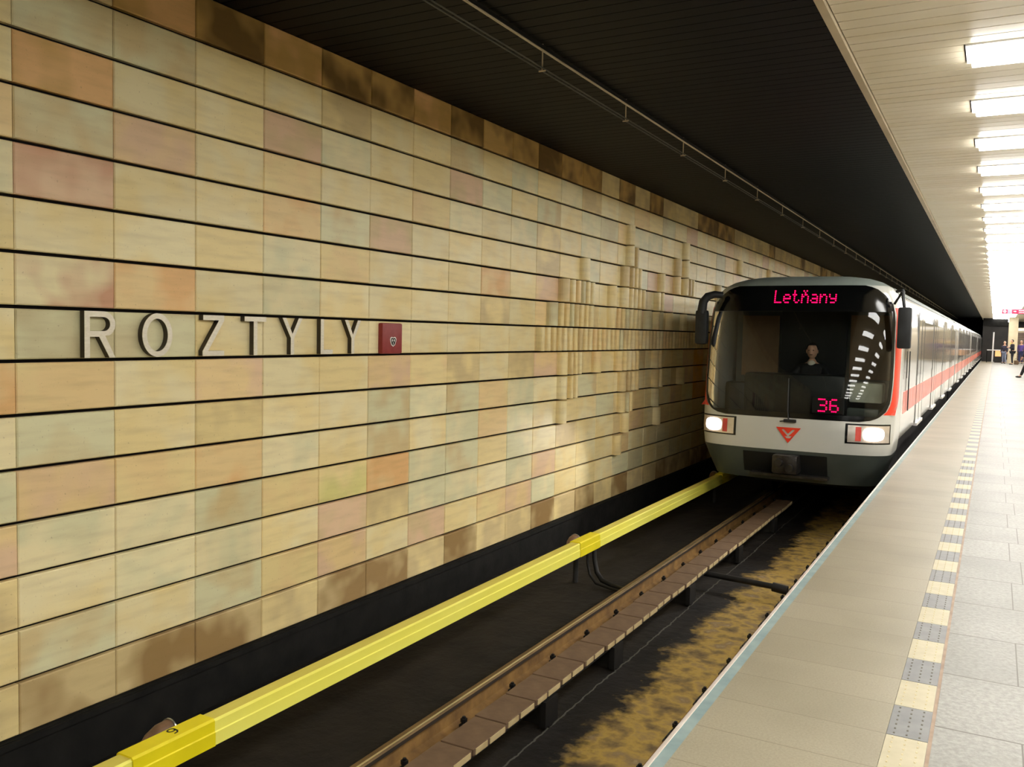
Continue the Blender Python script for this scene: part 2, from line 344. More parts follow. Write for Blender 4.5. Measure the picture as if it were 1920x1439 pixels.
# dark plinth under the tiles with its small ledge
p = MB(); p.box(WX-0.04, WX+0.03, YA, YB, -1.34, TZ0-0.006); p.box(WX-0.04, WX+0.05, YA, YB, TZ0-0.05, TZ0-0.012)
struct(p.build('baseboard_left', M_plinth))
# track bed
b = MB(); nx, ny = 30, 240; rows = []
for i in range(ny+1):
    y = YA+(YB-YA)*(i/ny)**1.6 if True else 0; row = []
    for j in range(nx+1):
        x = WX+(4.6)*j/nx; row.append((x, y, -1.32+0.012*math.sin(3.1*y+2*x)*math.sin(5*x+1.3*y)))
    rows.append(row)
b.grid(rows); struct(b.build('floor_track_bed', M_bed))
# platform body and top
pl = MB(); pl.box(-0.70, 7.2, YA, 93.5, -1.34, -0.16); pl.box(-0.99, 7.2, YA, 93.5, -0.16, -0.02)
struct(pl.build('floor_platform_slab', M_plinth))
struct(MB().box(-0.945, -0.297, YA, 93.5, -0.02, 0.0).build('floor', M_fl_edge))
struct(MB().box(-0.138, 7.2, YA, 93.5, -0.02, 0.0).build('floor', M_fl_right))
struct(MB().box(-0.99, -0.945, YA, 93.5, -0.02, 0.0).build('trim_1', M_blue))
struct(MB().bbox(-1.006, -0.988, YA, 93.5, -0.10, 0.003, 0.004).build('trim_2', M_nose))
struct(MB().box(-0.1517, -0.138, YA, 93.5, -0.02, -0.002).build('trim_3', M_groove))
# tactile strip: one strip, cream and grey tiles alternate, rows of little studs
ts = MB(); ts.box(-0.2966, -0.1517, YA, 93.5, -0.02, -0.004, 1)
k = 0; per = 0.618
for i in range(-15, 146):
    y0 = 3.568+i*per
    if y0+per > 93.4: break
    ts.bbox(-0.2955, -0.1525, y0-0.307, y0-0.002, -0.01, 0.0015, 0.001, 0) if i < 8 else ts.box(-0.2955, -0.1525, y0-0.307, y0-0.002, -0.01, 0.0015, 0)
    ts.box(-0.2955, -0.1525, y0+0.002, y0+0.307, -0.01, 0.0015, 1)
    if i > 14: continue
    for half, mi in ((0, 3), (1, 2)):
        for q in range(7):
            yy = y0-0.307+half*0.309+0.022+q*0.0435
            for xx in (-0.271, -0.2265, -0.182):
                v = [(xx-.004, yy-.007, .001), (xx+.004, yy-.007, .001), (xx+.004, yy+.007, .001), (xx-.004, yy+.007, .001),
                     (xx-.002, yy-.004, .004), (xx+.002, yy-.004, .004), (xx+.002, yy+.004, .004), (xx-.002, yy+.004, .004)]
                ts.add(v, [(4, 5, 6, 7)]+[(a, (a+1) % 4, 4+(a+1) % 4, 4+a) for a in range(4)], mi)
struct(ts.build('trim_4', [M_tc, M_tg, M_stud_b, M_stud_c]))
# ceilings: pale slats above the platform, dark slats above the track
PS = 0.154
def slats(mb, x0, x1, y0, y1, z, holes=None):
    n = int((y1-y0)/PS)
    for i in range(n):
        a = y0+i*PS; ya, yb = a+0.004, a+PS-0.004
        mb.box(x0, x1, ya, yb, z, z+0.012)
cb_ = MB(); nl0, nl1 = -9, 56; seg = LPITCH/10
for k in range(nl0, nl1):
    y = LY0+k*LPITCH
    for j in range(10):
        a = y+LLEN+0.004+(j)*(LPITCH-LLEN)/7 if j < 7 else None
        if a is None: continue
        cb_.box(-0.965, LX0-0.03, a+.006, a+(LPITCH-LLEN)/7-.006, CEIL, CEIL+.012)
        cb_.box(LX0-0.03, LX1+0.03, a+.006, a+(LPITCH-LLEN)/7-.006, CEIL, CEIL+.012)
        cb_.box(LX1+0.03, 7.2, a+.006, a+(LPITCH-LLEN)/7-.006, CEIL, CEIL+.012)
    for j in range(3):
        a = y+j*LLEN/3+0.004; bb = y+(j+1)*LLEN/3-0.002
        cb_.box(-0.965, LX0-0.03, a, bb, CEIL, CEIL+.012); cb_.box(LX1+0.03, 7.2, a, bb, CEIL, CEIL+.012)
struct(cb_.build('ceiling', M_slat))
struct(MB().box(-0.98, 7.2, YA-2, 93.5, CEIL+0.05, CEIL+0.3).build('ceiling_void', M_gap))
tr = MB(); tr.box(-1.022, -0.972, YA-2, 93.5, CEIL-0.03, CEIL+0.02)
y = YA-2
struct(tr.build('trim_5', M_trim))
struct(MB().box(-1.02, -1.0, YA-2, 93.5, CEIL+0.02, 3.9).build('trim_6', M_dark_slat))
dk = MB(); y = YA
while y < 100: dk.box(WX, -1.02, y+0.005, y+PS-0.005, 3.825, 3.84); y += PS
struct(dk.build('ceiling_over_track', M_dark_slat))
struct(MB().box(WX-.3, -0.9, YA, YB, 3.88, 4.1).build('ceiling_void', M_gap))
# ends and right side (outside the frame, closes the hall)
struct(MB().box(6.9, 7.2, YA, 93.5, 0, CEIL).build('wall_right', M_wall_r))
struct(MB().box(-0.9, 7.2, 93.2, 93.5, 0, CEIL).build('wall_back', M_darkwall))
struct(MB().box(3.5, 6.9, 80.0, 80.3, 0, CEIL).build('wall_beside_kiosk', M_wall_r))  # unseen wall added to give the train side a beige reflection
struct(MB().box(WX-.3, 0, YB, YB+.3, -1.6, 4.1).build('wall_tunnel_end', M_darkwall))
struct(MB().box(WX-.3, 7.2, YA-2.3, YA-2, -1.6, 4.1).build('wall_front', M_darkwall))

# ================================================================== CEILING LIGHTS
ORD = ['nearest']+[q+' nearest' for q in 'second third fourth fifth sixth seventh eighth ninth tenth eleventh twelfth thirteenth fourteenth fifteenth sixteenth seventeenth eighteenth nineteenth twentieth'.split()]
def make_light():
    t = empty('ceiling_light', (0, 0, CEIL), 'x', 'ceiling light', 'ceiling lights above the platform')
    fr = MB(); a, bq, c, d = LX0, LX1, 0.0, LLEN
    fr.box(a-.02, bq+.02, c-.006, c+.012, CEIL-.012, CEIL+.03); fr.box(a-.02, bq+.02, d-.012, d+.006, CEIL-.012, CEIL+.03)
    fr.box(a-.02, a+.012, c, d, CEIL-.012, CEIL+.03); fr.box(bq-.012, bq+.02, c, d, CEIL-.012, CEIL+.03)
    fr.box(a, bq, c, d, CEIL+.03, CEIL+.045)
    fr.build('frame', M_lampframe, t)
    MB().bbox(a+.013, bq-.013, c+.013, d-.013, CEIL-.05, CEIL+.02, 0.008).build('diffuser', M_diffuser, t)
    return t
L0 = make_light()
for k in range(nl0, nl1):
    o = L0 if k == nl0 else copy_tree(L0)
    o.location = (0, LY0+k*LPITCH, CEIL)
    if 0 <= k < 20: o['label'] = 'white glowing rectangular ceiling light, %s of the row in view above the platform' % ORD[k]
    elif k < 0: o['label'] = 'white glowing rectangular ceiling light above the platform, nearer than the frame shows'; o['group'] = 'ceiling lights behind the top edge of the frame'
    else: o['label'] = 'small distant ceiling light in the merging far part of the row above the platform'; o['group'] = 'distant ceiling lights above the platform'

# added row, unseen right of the frame, to brighten the tiled wall
for k in range(nl0, nl1-8):
    o = copy_tree(L0); o.location = (3.25, LY0+k*LPITCH, CEIL)
    o['label'] = 'added unseen ceiling light right of the frame, brightening the tiled wall'; o['group'] = 'added unseen ceiling lights of the second row'

# ================================================================== LETTERS AND RED BOX
LZ0, LZ1 = 1.287, 1.580; LH = LZ1-LZ0
def arc(cx, cyy, rx, ry, a0, a1, n=16): return [(cx+rx*math.cos(math.radians(a0+(a1-a0)*i/n)), cyy+ry*math.sin(math.radians(a0+(a1-a0)*i/n))) for i in range(n+1)]
def letter_loops(ch, W, H, s=0.036):
    if ch == 'O': return [arc(W/2, H/2, W/2, H/2, 0, 352.5, 46), arc(W/2, H/2, W/2-s, H/2-s, 0, 352.5, 46)]
    if ch == 'R':
        rb = H*0.275
        out = [(0, 0), (s, 0), (s, H-2*rb), (W*.47, H-2*rb), (W-s*1.15, 0), (W, 0), (W*.66, H-2*rb+.008)]+arc(W-rb*1.02, H-rb, rb*1.02, rb, -62, 90, 16)+[(0, H)]
        inn = [(s, H-s), (W-rb, H-s)]+arc(W-rb*1.02, H-rb, rb*1.02-s, rb-s, 85, -85, 12)+[(s, H-2*rb+s)]
        return [out, inn]
    if ch == 'Z': return [[(0, 0), (W, 0), (W, s), (s*1.35, s), (W, H-s), (W, H), (0.005, H), (0.005, H-s), (W-s*1.35, H-s), (0, s)]]
    if ch == 'T': return [[(W/2-s/2, 0), (W/2+s/2, 0), (W/2+s/2, H-s), (W, H-s), (W, H), (0, H), (0, H-s), (W/2-s/2, H-s)]]
    if ch == 'L': return [[(0, 0), (W, 0), (W, s), (s, s), (s, H), (0, H)]]
    if ch == 'Y': return [[(W/2-s/2, 0), (W/2+s/2, 0), (W/2+s/2, H*.45), (W, H), (W-s*1.15, H), (W/2, H*.56), (s*1.15, H), (0, H), (W/2-s/2, H*.45)]]
def to_wall(vf, y0, z0, x, mb):
    v, f = vf; mb.add([(x+w_, y0+u, z0+q) for (u, q, w_) in v], f); return mb
LET = [('R', 3.495, .217, 'metal letter R, first of the raised station name on the tiles'), ('O', 3.917, .241, 'oval metal letter O of the station name on the tiles'),
       ('Z', 4.423, .198, 'metal letter Z of the station name on the tiles'), ('T', 4.822, .222, 'metal letter T in the middle of the station name'),
       ('Y', 5.222, .228, 'metal letter Y standing between the T and the L'), ('L', 5.675, .15, 'metal letter L standing between the two Y letters'),
       ('Y', 5.985, .218, 'last metal letter Y, next to the red box')]
for ch, y0, W, lab in LET:
    body = to_wall(poly2d(letter_loops(ch, W, LH), 0.042), y0, LZ0, WX+0.022, MB()).build('wall_letter', M_letter_side)
    tag(body, lab, 'letter', 'raised metal letters of the station name')
    to_wall(poly2d(letter_loops(ch, W, LH), 0.004), y0, LZ0, WX+0.045, MB()).build('letter_face', M_letter, body)
bx = empty('alarm_box', (WX, 6.53, 1.27), 'dark red box with a white emblem on the tiles, right of the metal letters', 'box')
MB().bbox(WX-.01, WX+0.05, 6.515, 6.825, 1.279, 1.566, 0.018).build('housing', M_redbox, bx, 40)
def sm(c, rx, rz, n=20): return [(c[0]+rx*math.cos(2*PI*i/n), c[1]+rz*math.sin(2*PI*i/n)) for i in range(n)]
heart = [(x*1.45, z*1.05) for x, z in [(0, -.045), (.020, -.030), (.030, 0), (.034, .022), (.026, .040), (.012, .043), (0, .036), (-.012, .043), (-.026, .040), (-.034, .022), (-.030, 0), (-.020, -.030)]]
ec, ez = 6.675, 1.393
em = to_wall(poly2d([heart], 0.002), ec, ez, WX+0.052, MB()).build('emblem', M_white, bx)
e2 = MB()
inner = [(x*.74, z*.78) for x, z in heart]
to_wall(poly2d([inner, sm((-.015, .012), .010, .013), sm((.015, .012), .010, .013), [(-.004, -.030), (.004, -.030), (.006, -.006), (-.006, -.006)]], 0.002), ec, ez, WX+0.0545, e2)
e2.build('emblem_mark', M_ink, em)

# ================================================================== CABLE RACK UNDER THE DARK CEILING
cr = empty('cable_rack', (-3.3, 12, 3.825), 'thin grey cable pipes on hangers under the dark ceiling over the track', 'cable rack')
MB().tube([(-3.3, YA, 3.775), (-3.3, 95, 3.775)], 0.010, 8).build('upper_pipe', M_trim, cr, 40)
for dx in (-0.022, 0.02): MB().tube([(-3.3+dx, YA, 3.625), (-3.3+dx, 95, 3.625)], 0.006, 6)  .build('lower_cable', M_cablegrey, cr, 40)
MB().box(-3.315, -3.285, YA, 95, 3.785, 3.81).build('rail_bar', M_black, cr)
hb = MB(); hb.tube([(0, 0, 3.825), (0, 0, 3.615)], 0.006, 6); hb.tube([(-.03, 0, 3.612), (.03, 0, 3.612)], 0.007, 6)
h0 = None
for i in range(36):
    y = 6.4+i*1.82-5.46
    if h0 is None: h0 = hb.build('hanger', M_trim, cr); h0.location = (-3.3, y, 0) if False else h0.location
    o = h0 if i == 0 else h0.copy()
    if i: C.objects.link(o); o.parent = cr
    o.matrix_parent_inverse = Matrix.Identity(4); o.location = (0, y-12, -3.825)

# ================================================================== RUNNING RAILS
def rail_prof(x, zt):
    return [(x-.075, zt-.18), (x-.075, zt-.165), (x-.012, zt-.14), (x-.009, zt-.05), (x-.034, zt-.036), (x-.036, zt-.008), (x-.028, zt),
            (x+.028, zt), (x+.036, zt-.008), (x+.034, zt-.036), (x+.009, zt-.05), (x+.012, zt-.14), (x+.075, zt-.165), (x+.075, zt-.18)]
RZ = -1.10
def clip(mb, s):
    mb.box(-.05, .05, -.06, .06, -.20, -.165); mb.box(-.018*1, .022, -.035, .035, -.165, -.12)
    mb.tube([(0, 0, -.165), (0, 0, -.07)], [.016, .012], 6); mb.tube([(0, 0, -.11), (0, 0, -.085)], .024, 6)
for x, lab in ((-3.22, 'rusty steel running rail with worn bright head, nearer the tiled wall'), (-1.715, 'running rail half hidden below the platform edge')):
    rt = empty('running_rail', (x, 5, -1.32), lab, 'rail', 'running rails')
    rbm = MB().extr(rail_prof(x, RZ), YA, YB); rbm.mi = [1 if i in (3, 8, 9) else 2 if i in (0, 1, 2, 10, 11, 12, 13) else 0 for i in range(14)]+[0, 0]
    rbm.build('rail_body', [M_rail_rust, M_rail_web, M_rail_foot], rt)
    MB().box(x+.008, x+.024, YA, YB, RZ-.002, RZ+.0025).build('worn_head', M_rail_top, rt)
    MB().extr([(x-.19, -1.335), (x-.16, -1.285), (x+.16, -1.285), (x+.20, -1.335)], YA, YB).build('rail_seat', M_rail_foot, rt)
    m = MB(); clip(m, 1); c0 = m.build('fastener', M_black, rt); first = True
    for i in range(-6, 16):
        for sgn in (-1, 1):
            o = c0 if first else c0.copy()
            if not first: C.objects.link(o); o.parent = rt
            first = False; o.matrix_parent_inverse = Matrix.Identity(4); o.location = (sgn*0.105, 6.48+i*0.70-5, 1.32+RZ)
    bp = MB()
    for i in range(-6, 16): bp.box(x-.17, x+.17, 6.48+i*.7-.09, 6.48+i*.7+.09, -1.335, -1.285)
    bp.build('base_plate', M_under, rt)['kind'] = 'stuff'

# ================================================================== COVER SLABS ALONG THE TRACK
cs = empty('cable_trough', (-2.8, 6, -1.32), 'row of brown cover slabs on black brackets between the rails', 'cable trough')
SZ = -1.05; y = YA; i = 0; rnd = random.Random(5)
sl = None
ys_ = []
y = 5.74-0.42*8
while y < 14: ys_.append(y); y += 0.42
sm_ = MB(); sm_.bbox(-.125, .118, .006, .412, -.045, 0, .006, 0); sm_.box(.112, .122, .03, .17, -.042, -.004, 1); sm_.box(.112, .122, .20, .39, -.042, -.004, 1)
for i, y in enumerate(ys_):
    if sl is None: sl = sm_.build('cover_slab', [M_slab, M_slab_edge], cs)
    o = sl if i == 0 else sl.copy()
    if i: C.objects.link(o); o.parent = cs
    o.matrix_parent_inverse = Matrix.Identity(4)
    o.location = (-2.80+2.8+rnd.uniform(-.006, .006), y-6, SZ+1.32); o.rotation_euler = (0, 0, rnd.uniform(-.015, .015))
MB().box(-2.90, -2.70, ys_[0], 110, SZ-.075, SZ-.048).build('support_bar', M_black, cs)
br = MB()
br.box(-.13, .13, -.03, .03, -.27, -.075); br.box(.09, .135, -.10, .10, -.25, -.06)
b0 = None
for i, y in enumerate([4.3, 5.55, 6.83, 8.9, 10.9, 12.9]):
    if b0 is None: b0 = br.build('bracket', M_black, cs)
    o = b0 if i == 0 else b0.copy()
    if i: C.objects.link(o); o.parent = cs
    o.matrix_parent_inverse = Matrix.Identity(4); o.location = (0, y-6, SZ+1.32)

# ================================================================== CONDUCTOR RAIL WITH YELLOW COVER
cn = empty('conductor_rail', (-3.88, 6, -1.32), 'third rail under a long pale yellow plastic cover beside the tiled wall', 'conductor rail')
CZ = -0.75
def cov(x0, x1, zt, h): return [(x0, zt-h), (x0, zt-.012), (x0+.012, zt), (x1-.012, zt), (x1, zt-.012), (x1, zt-h*.46), (x1+.006, zt-h*.5), (x1+.006, zt-h), (x1-.006, zt-h), (x1-.006, zt-.018), (x0+.006, zt-.018), (x0+.006, zt-h)]
cvm = MB().extr(cov(-3.942, -3.826, CZ-.006, .150), YA, YB); cvm.mi = [1 if i in (1, 2) else 0 for i in range(12)]+[0, 0]; cvm.build('cover', [M_yel, M_yeldim], cn)
MB().extr([(-3.925, CZ-.12), (-3.925, CZ-.03), (-3.845, CZ-.03), (-3.845, CZ-.12), (-3.87, CZ-.14), (-3.90, CZ-.14)], YA, YB).build('contact_bar', M_under, cn)
for j, (ya, yb) in enumerate(((2.955, 3.50), (8.57, 9.10), (14.2, 14.75))):
    jc = MB().extr(cov(-3.950, -3.818, CZ+.003, .158), ya, yb).build('joint_cover', M_yel2, cn); jc['label'] = 'deeper yellow joint cover'
    if j == 0:
        # the painted 9, lying along the rail
        n9 = [arc(0, .022, .020, .020, 0, 352, 30), arc(0, .022, .012, .012, 0, 352, 24)]
        tail = [[(.012, .022), (.020, .022), (.018, -.006), (.006, -.022), (-.012, -.024), (-.012, -.016), (.002, -.014), (.010, -.004)]]
        mk = MB()
        for lp in (n9, tail):
            v, f = poly2d(lp, .0008); mk.add([(-3.885-q*1.1, 3.27+u*1.3, CZ+.004+w_) for u, q, w_ in v], f)
        mk.build('painted_number', M_ink, jc)
    # carrying bracket and insulator on the wall side
    im = MB(); yc = ya+.42
    MB().tube([(-4.06, yc, -1.32), (-4.06, yc, -.99)], [.03, .03], 12).build('support_post', M_under, cn, 50)
    im.tube([(-4.09, yc-.16, -.88), (-4.09, yc-.10, -.855), (-4.09, yc-.03, -.84), (-4.09, yc+.03, -.84)], [.022, .045, .058, .060], 16)
    im.tube([(-4.06, yc, -1.0), (-4.09, yc-.02, -.88)], [.035, .045], 12)
    im.build('insulator', M_insul, cn, 50)
    ri = MB(); ri.tube([(-4.09, yc+.03, -.84), (-4.09, yc+.040, -.84)], .066, 20); ri.build('insulator_rim', M_steel, cn, 40)
    MB().box(-4.13, -3.90, yc-.03, yc+.03, CZ-.13, CZ-.10).build('bracket', M_under, cn)
cp = MB(); cp.tube([(-3.89, 9.10, -.88), (-3.87, 9.08, -1.05), (-3.82, 9.04, -1.18), (-3.74, 9.0, -1.25), (-3.6, 8.96, -1.275), (-3.46, 8.92, -1.285), (-3.44, 8.9, -1.285)], .028, 8)
cp.tube([(-3.93, 9.02, -.88), (-3.92, 9.0, -1.08), (-3.88, 8.98, -1.2), (-3.78, 8.93, -1.275), (-3.6, 8.88, -1.285), (-3.44, 8.84, -1.29)], .016, 8)
tag(cp.build('feeder_cable', M_black, None, 50), 'black curved cable running from the yellow covered rail across the track bed', 'cable')
tag(MB().tube([(-2.86, 9.66, -1.17), (-1.9, 9.63, -1.2)], .032, 10).tube([(-2.0, 9.63, -1.2), (-1.84, 9.625, -1.215)], .05, 10).build('cross_pipe', M_black, None, 50), 'black pipe lying across the track bed from the slabs to the platform side', 'pipe')

# ================================================================== METRO TRAIN
TX, NY = -2.46, 12.5
tn = empty('metro_train', (TX, NY+1, -1.1), 'white and grey metro train with red side stripe and lit headlamps arriving at the platform', 'train')
HW = [(-.50, 1.14), (-.25, 1.22), (-.05, 1.29), (.2, 1.32), (1.5, 1.32), (1.9, 1.305), (2.05, 1.28), (2.16, 1.23), (2.25, 1.15), (2.32, 1.03), (2.37, .88), (2.40, .70), (2.415, .5)]
SB = [(-.50, .16), (-.3, .05), (-.08, -.02), (.2, -.02), (.40, 0.0), (1.0, .06), (1.6, .16), (1.9, .23), (2.16, .31), (2.25, .36), (2.32, .44), (2.37, .54), (2.40, .68), (2.415, .9)]
def interp(T, z):
    if z <= T[0][0]: return T[0][1]
    for (a, va), (b_, vb) in zip(T, T[1:]):
        if z <= b_: return va+(vb-va)*(z-a)/(b_-a)
    return T[-1][1]
NN, ND = 3.3, 0.56
def surf(p, z, off=0.0):
    hw = interp(HW, z)+off; a = abs(p)*PI/2; sgn = 1 if p >= 0 else -1
    return (TX+sgn*hw*math.sin(a)**(2/NN), NY+interp(SB, z)-off+(ND+off)*(1-math.cos(a)**(2/NN) if a < PI/2-1e-6 else 1), z)
def pofdx(dx, z):
    hw = interp(HW, z); t = min(1.0, abs(dx)/hw); return math.copysign(math.asin(min(1, t**(NN/2)))/(PI/2), dx)
def patch(name, mat, zs, lo, hi, off, parent, n=10, smooth=60, thick=0.0):
    """a panel following the nose surface; lo(z), hi(z) are offsets from the train's middle"""
    rows = []
    for z in zs:
        a, b_ = pofdx(lo(z), z), pofdx(hi(z), z); rows.append([surf(a+(b_-a)*j/n, z, off) for j in range(n+1)])
    mb = MB().grid(rows)
    o = mb.build(name, mat, parent, smooth)
    return o
ZW0, ZW1 = 0.40, 2.255
WE = [(.40, .90), (.42, 1.03), (.46, 1.13), (.54, 1.21), (.65, 1.255), (1.0, 1.275), (1.85, 1.255), (2.0, 1.215), (2.12, 1.12), (2.2, 1.02), (2.235, .94), (2.255, .86)]
we = lambda z: interp(WE, z)
# --- shell with the windscreen opening
zl = [-.50, -.42, -.34, -.25, -.15, -.05]; zl2 = [-.05, .05, .15, .25, .33, .40]
zw = [.40, .42, .46, .50, .54, .60, .65, .8, 1.0, 1.2, 1.4, 1.6, 1.75, 1.89, 2.0, 2.06, 2.12, 2.16, 2.2, 2.235, 2.255]
zt = [2.255, 2.28, 2.30, 2.32, 2.345, 2.37, 2.385, 2.40, 2.408, 2.415]
YS = NY+1.1
def prow(z, a, b_, n): return [surf(a+(b_-a)*j/n, z) for j in range(n+1)]
def full(z, n=48):
    r = prow(z, -1, 1, n); return [(TX-interp(HW, z), YS, z)]+r+[(TX+interp(HW, z), YS, z)]
MB().grid([full(z) for z in zl]).build('lower_bumper', M_mask, tn, 50)  # grey panel darkened, the weak light down low put into its colour
sh = MB(); sh.grid([full(z) for z in zl2])
for sg in (-1, 1):
    rows = []
    for z in zw:
        a = pofdx(we(z), z)*sg; r = [surf(a+(sg-a)*j/12, z) for j in range(13)]+[(TX+sg*interp(HW, z), YS, z)]; rows.append(r)
    sh.grid(rows)
rc = MB(); rc.grid([full(z) for z in zt]); top = full(2.415); rc.add(top, [tuple(range(len(top)))]); rc.build('roof_cap', M_trainroof, tn, 45)
sh.build('front_shell', M_body, tn, 45)
# black surround, glass, destination panel
zin = [.47, .5, .54, .6, .7, .9, 1.2, 1.5, 1.75, 1.88]
wi = lambda z: we(z)-0.035 if z > .6 else we(z)-.05
patch('windscreen', M_glass, zin, lambda z: -wi(z), wi, 0.002, tn, 40)
sr = MB()
sr.grid([[surf(pofdx(-we(z), z)+(pofdx(we(z), z)-pofdx(-we(z), z))*j/40, z, .004) for j in range(41)] for z in (.40, .42, .45, .475)])
for sg in (-1, 1):
    sr.grid([[surf(pofdx(sg*(wi(z)+(we(z)-wi(z))*j/3), z), z, .004) for j in range(4)] for z in [.47]+zin[1:]+[1.9]])
sr.build('windscreen_surround', M_glossblack, tn, 50)
dp = patch('destination_panel', M_glossblack, [z for z in zw if z >= 1.89], lambda z: -we(z), we, 0.004, tn, 40)
FONT = {'L': ['10000']*6+['11111'], 'e': ['00000', '00000', '01110', '10001', '11111', '10000', '01110'], 't': ['01000', '01000', '11100', '01000', '01000', '01001', '00110'],
        'n': ['00000', '00000', '10110', '11001', '10001', '10001', '10001'], 'N': ['01010', '00100', '10110', '11001', '10001', '10001', '10001'],
        'a': ['00000', '00000', '01110', '00001', '01111', '10001', '01111'], 'y': ['00000', '00000', '10001', '10001', '01111', '00001', '01110'],
        '3': ['11110', '00001', '00001', '01110', '00001', '00001', '11110'], '6': ['01110', '10000', '10000', '11110', '10001', '10001', '01110']}
def dots(text, x0, ztop, pitch, yfun, zp=None):
    mb = MB(); zp = zp or pitch
    for ci, ch in enumerate(text):
        for r, row in enumerate(FONT[ch]):
            for c, bit in enumerate(row):
                if bit == '1':
                    x = x0+(ci*6+c)*pitch; z = ztop-r*zp; y = yfun(x, z); q = pitch*.42
                    mb.tube([(x, y, z), (x, y-.004, z)], q, 8)
    return mb
ysurf = lambda x, z: surf(pofdx(x-TX, z), z, .006)[1]
dots('LetNany', -2.775, 2.175, .0205, ysurf, .027).build('destination_text', M_led, dp)
cabd = MB().bbox(-2.22, -1.79, NY+.30, NY+.36, .46, .70, .01).build('number_display', M_cabdark, tn)
dots('36', -2.125, .665, .0255, lambda x, z: NY+.297, .0275).build('number_text', M_led, cabd)
# red corner strips
for sg in (-1, 1):
    rs = MB(); rows = []
    for z in [.50, .55, .62, .7, .9, 1.2, 1.5, 1.7, 1.85, 1.95]:
        a = pofdx(we(z)+.012, z); k = max(0.0, min(1, (z-.50)/.15)); b_ = a+(1-a)*(.35+.65*k)
        r = [surf(sg*(a+(b_-a)*j/8), z, .004) for j in range(9)]
        r.append((TX+sg*(interp(HW, z)+.004), r[-1][1]+.10*k, z)); rows.append(r)
    rs.grid(rows); rs.build('red_corner_strip', M_red, tn, 60)
# headlamps
for sg in (-1, 1):
    # outline leans: outer side taller
    def edge(z, a, b_): return lambda q: sg*(a if sg > 0 else b_)
    zs = [.105, .17, .24, .31, .375]
    mk = lambda i0, i1: ((lambda z: sg*i0) if sg > 0 else (lambda z: sg*i1), (lambda z: sg*i1) if sg > 0 else (lambda z: sg*i0))
    lo, hi = mk(.735, 1.275); hl = patch('headlamp', M_glossblack, zs, lo, hi, .004, tn, 12)
    lo, hi = mk(.765, 1.262); patch('reflector', M_lensback, [.125, .2, .28, .355], lo, hi, .008, hl, 12)
    lo, hi = mk(.86, .93); patch('tail_lens', M_tail, [.145, .2, .28, .335], lo, hi, .012, hl, 4)
    ld = MB(); n = 20; cxh, czh = sg*1.075, .24; pts = []
    for i in range(n):
        a = 2*PI*i/n; dx = cxh+.125*math.copysign(abs(math.cos(a))**.7, math.cos(a)); z = czh+.088*math.copysign(abs(math.sin(a))**.7, math.sin(a)); pts.append(surf(pofdx(dx, z), z, .016))
    ld.add(pts+[surf(pofdx(cxh, czh), czh, .02)], [(i, (i+1) % n, n) for i in range(n)]); ld.build('lamp_lens', M_head, hl)
    sd = bpy.data.lights.new('headlamp_beam', 'SPOT'); sd.energy = 190; sd.spot_size = 0.85; sd.spot_blend = 1.0; sd.shadow_soft_size = .08; sd.color = (1, .93, .85)
    so = bpy.data.objects.new('headlamp_beam', sd); C.objects.link(so); so.parent = hl
    so.matrix_parent_inverse = Matrix.Translation(-tn.location) if False else Matrix.Identity(4)
    lp = Vector(surf(pofdx(cxh, czh), czh, .05)); so.location = lp
    so.rotation_euler = Vector((-0.54, -1, -0.36)).to_track_quat('-Z', 'Y').to_euler()
# triangle emblem
yl = NY-.028
v, f = poly2d([[(-.168, .10), (.168, .10), (0, -.118)], [(-.085, .072), (-.060, .072), (-.002, .014), (.058, .072), (.083, .072), (.083, .060), (.006, -.018), (-.010, -.018), (-.085, .060)], [(-.05, -.02), (.05, -.02), (.022, -.05), (-.022, -.05)]], .003)
MB().add([(TX+u, yl+w_, .17+q) for u, q, w_ in v], f).build('triangle_emblem', M_red, tn)
# wiper
wp = MB(); wp.bbox(TX-.07, TX+.10, NY-.05, NY-.005, .34, .385, .01); wp.tube([(TX+.0, NY-.04, .37), (TX-.02, NY-.03, .50), (TX-.03, NY-.0, .95)], .010, 6); wp.tube([(TX-.12, NY-.035, .35), (TX, NY-.045, .37)], .008, 6)
wp.build('wiper', M_rubber, tn)
# black panel painting in the dark of the bumper opening, then the coupler
for (a, b_, z0, z1) in ((-.62, .52, -.40, -.10),):
    patch('recess_dark_panel', M_cabdark, [z0, (z0+z1)/2, z1], lambda z: a, lambda z: b_, .005, tn, 12)
co = MB(); co.bbox(TX-.17, TX+.17, NY-.22, NY+.3, -.36, -.10, .03); co.tube([(TX-.07, NY-.30, -.20), (TX-.07, NY-.1, -.20)], [.05, .07], 14); co.tube([(TX+.07, NY-.27, -.27), (TX+.07, NY-.1, -.27)], .055, 14); co.box(TX-.5, TX+.55, NY-.08, NY+.1, -.42, -.385)
cpl = co.build('coupler', M_coupler, tn, 40)
# mirrors
mr = MB(); mr.bbox(-1.155, -.985, 12.72, 12.86, 1.40, 1.95, .03); mro = mr.build('mirror', M_rubber, tn, 40)
MB().tube([(-1.20, 12.95, 2.17), (-1.12, 12.86, 2.18), (-1.10, 12.80, 2.05), (-1.08, 12.79, 1.93)], .022, 8).tube([(-1.22, 12.92, 2.0), (-1.12, 12.83, 2.16)], .016, 8).build('mirror_arm', M_rubber, mro, 40)
ml = MB(); ml.bbox(-3.93, -3.74, 12.74, 12.88, 1.39, 1.90, .05); mlo = ml.build('mirror', M_rubber, tn, 40)
MB().tube([(-3.55, 12.86, 2.12), (-3.66, 12.82, 2.13), (-3.76, 12.80, 2.10), (-3.82, 12.79, 2.02), (-3.84, 12.79, 1.85)], [.05, .055, .06, .065, .07], 10).build('mirror_arm', M_rubber, mlo, 40)
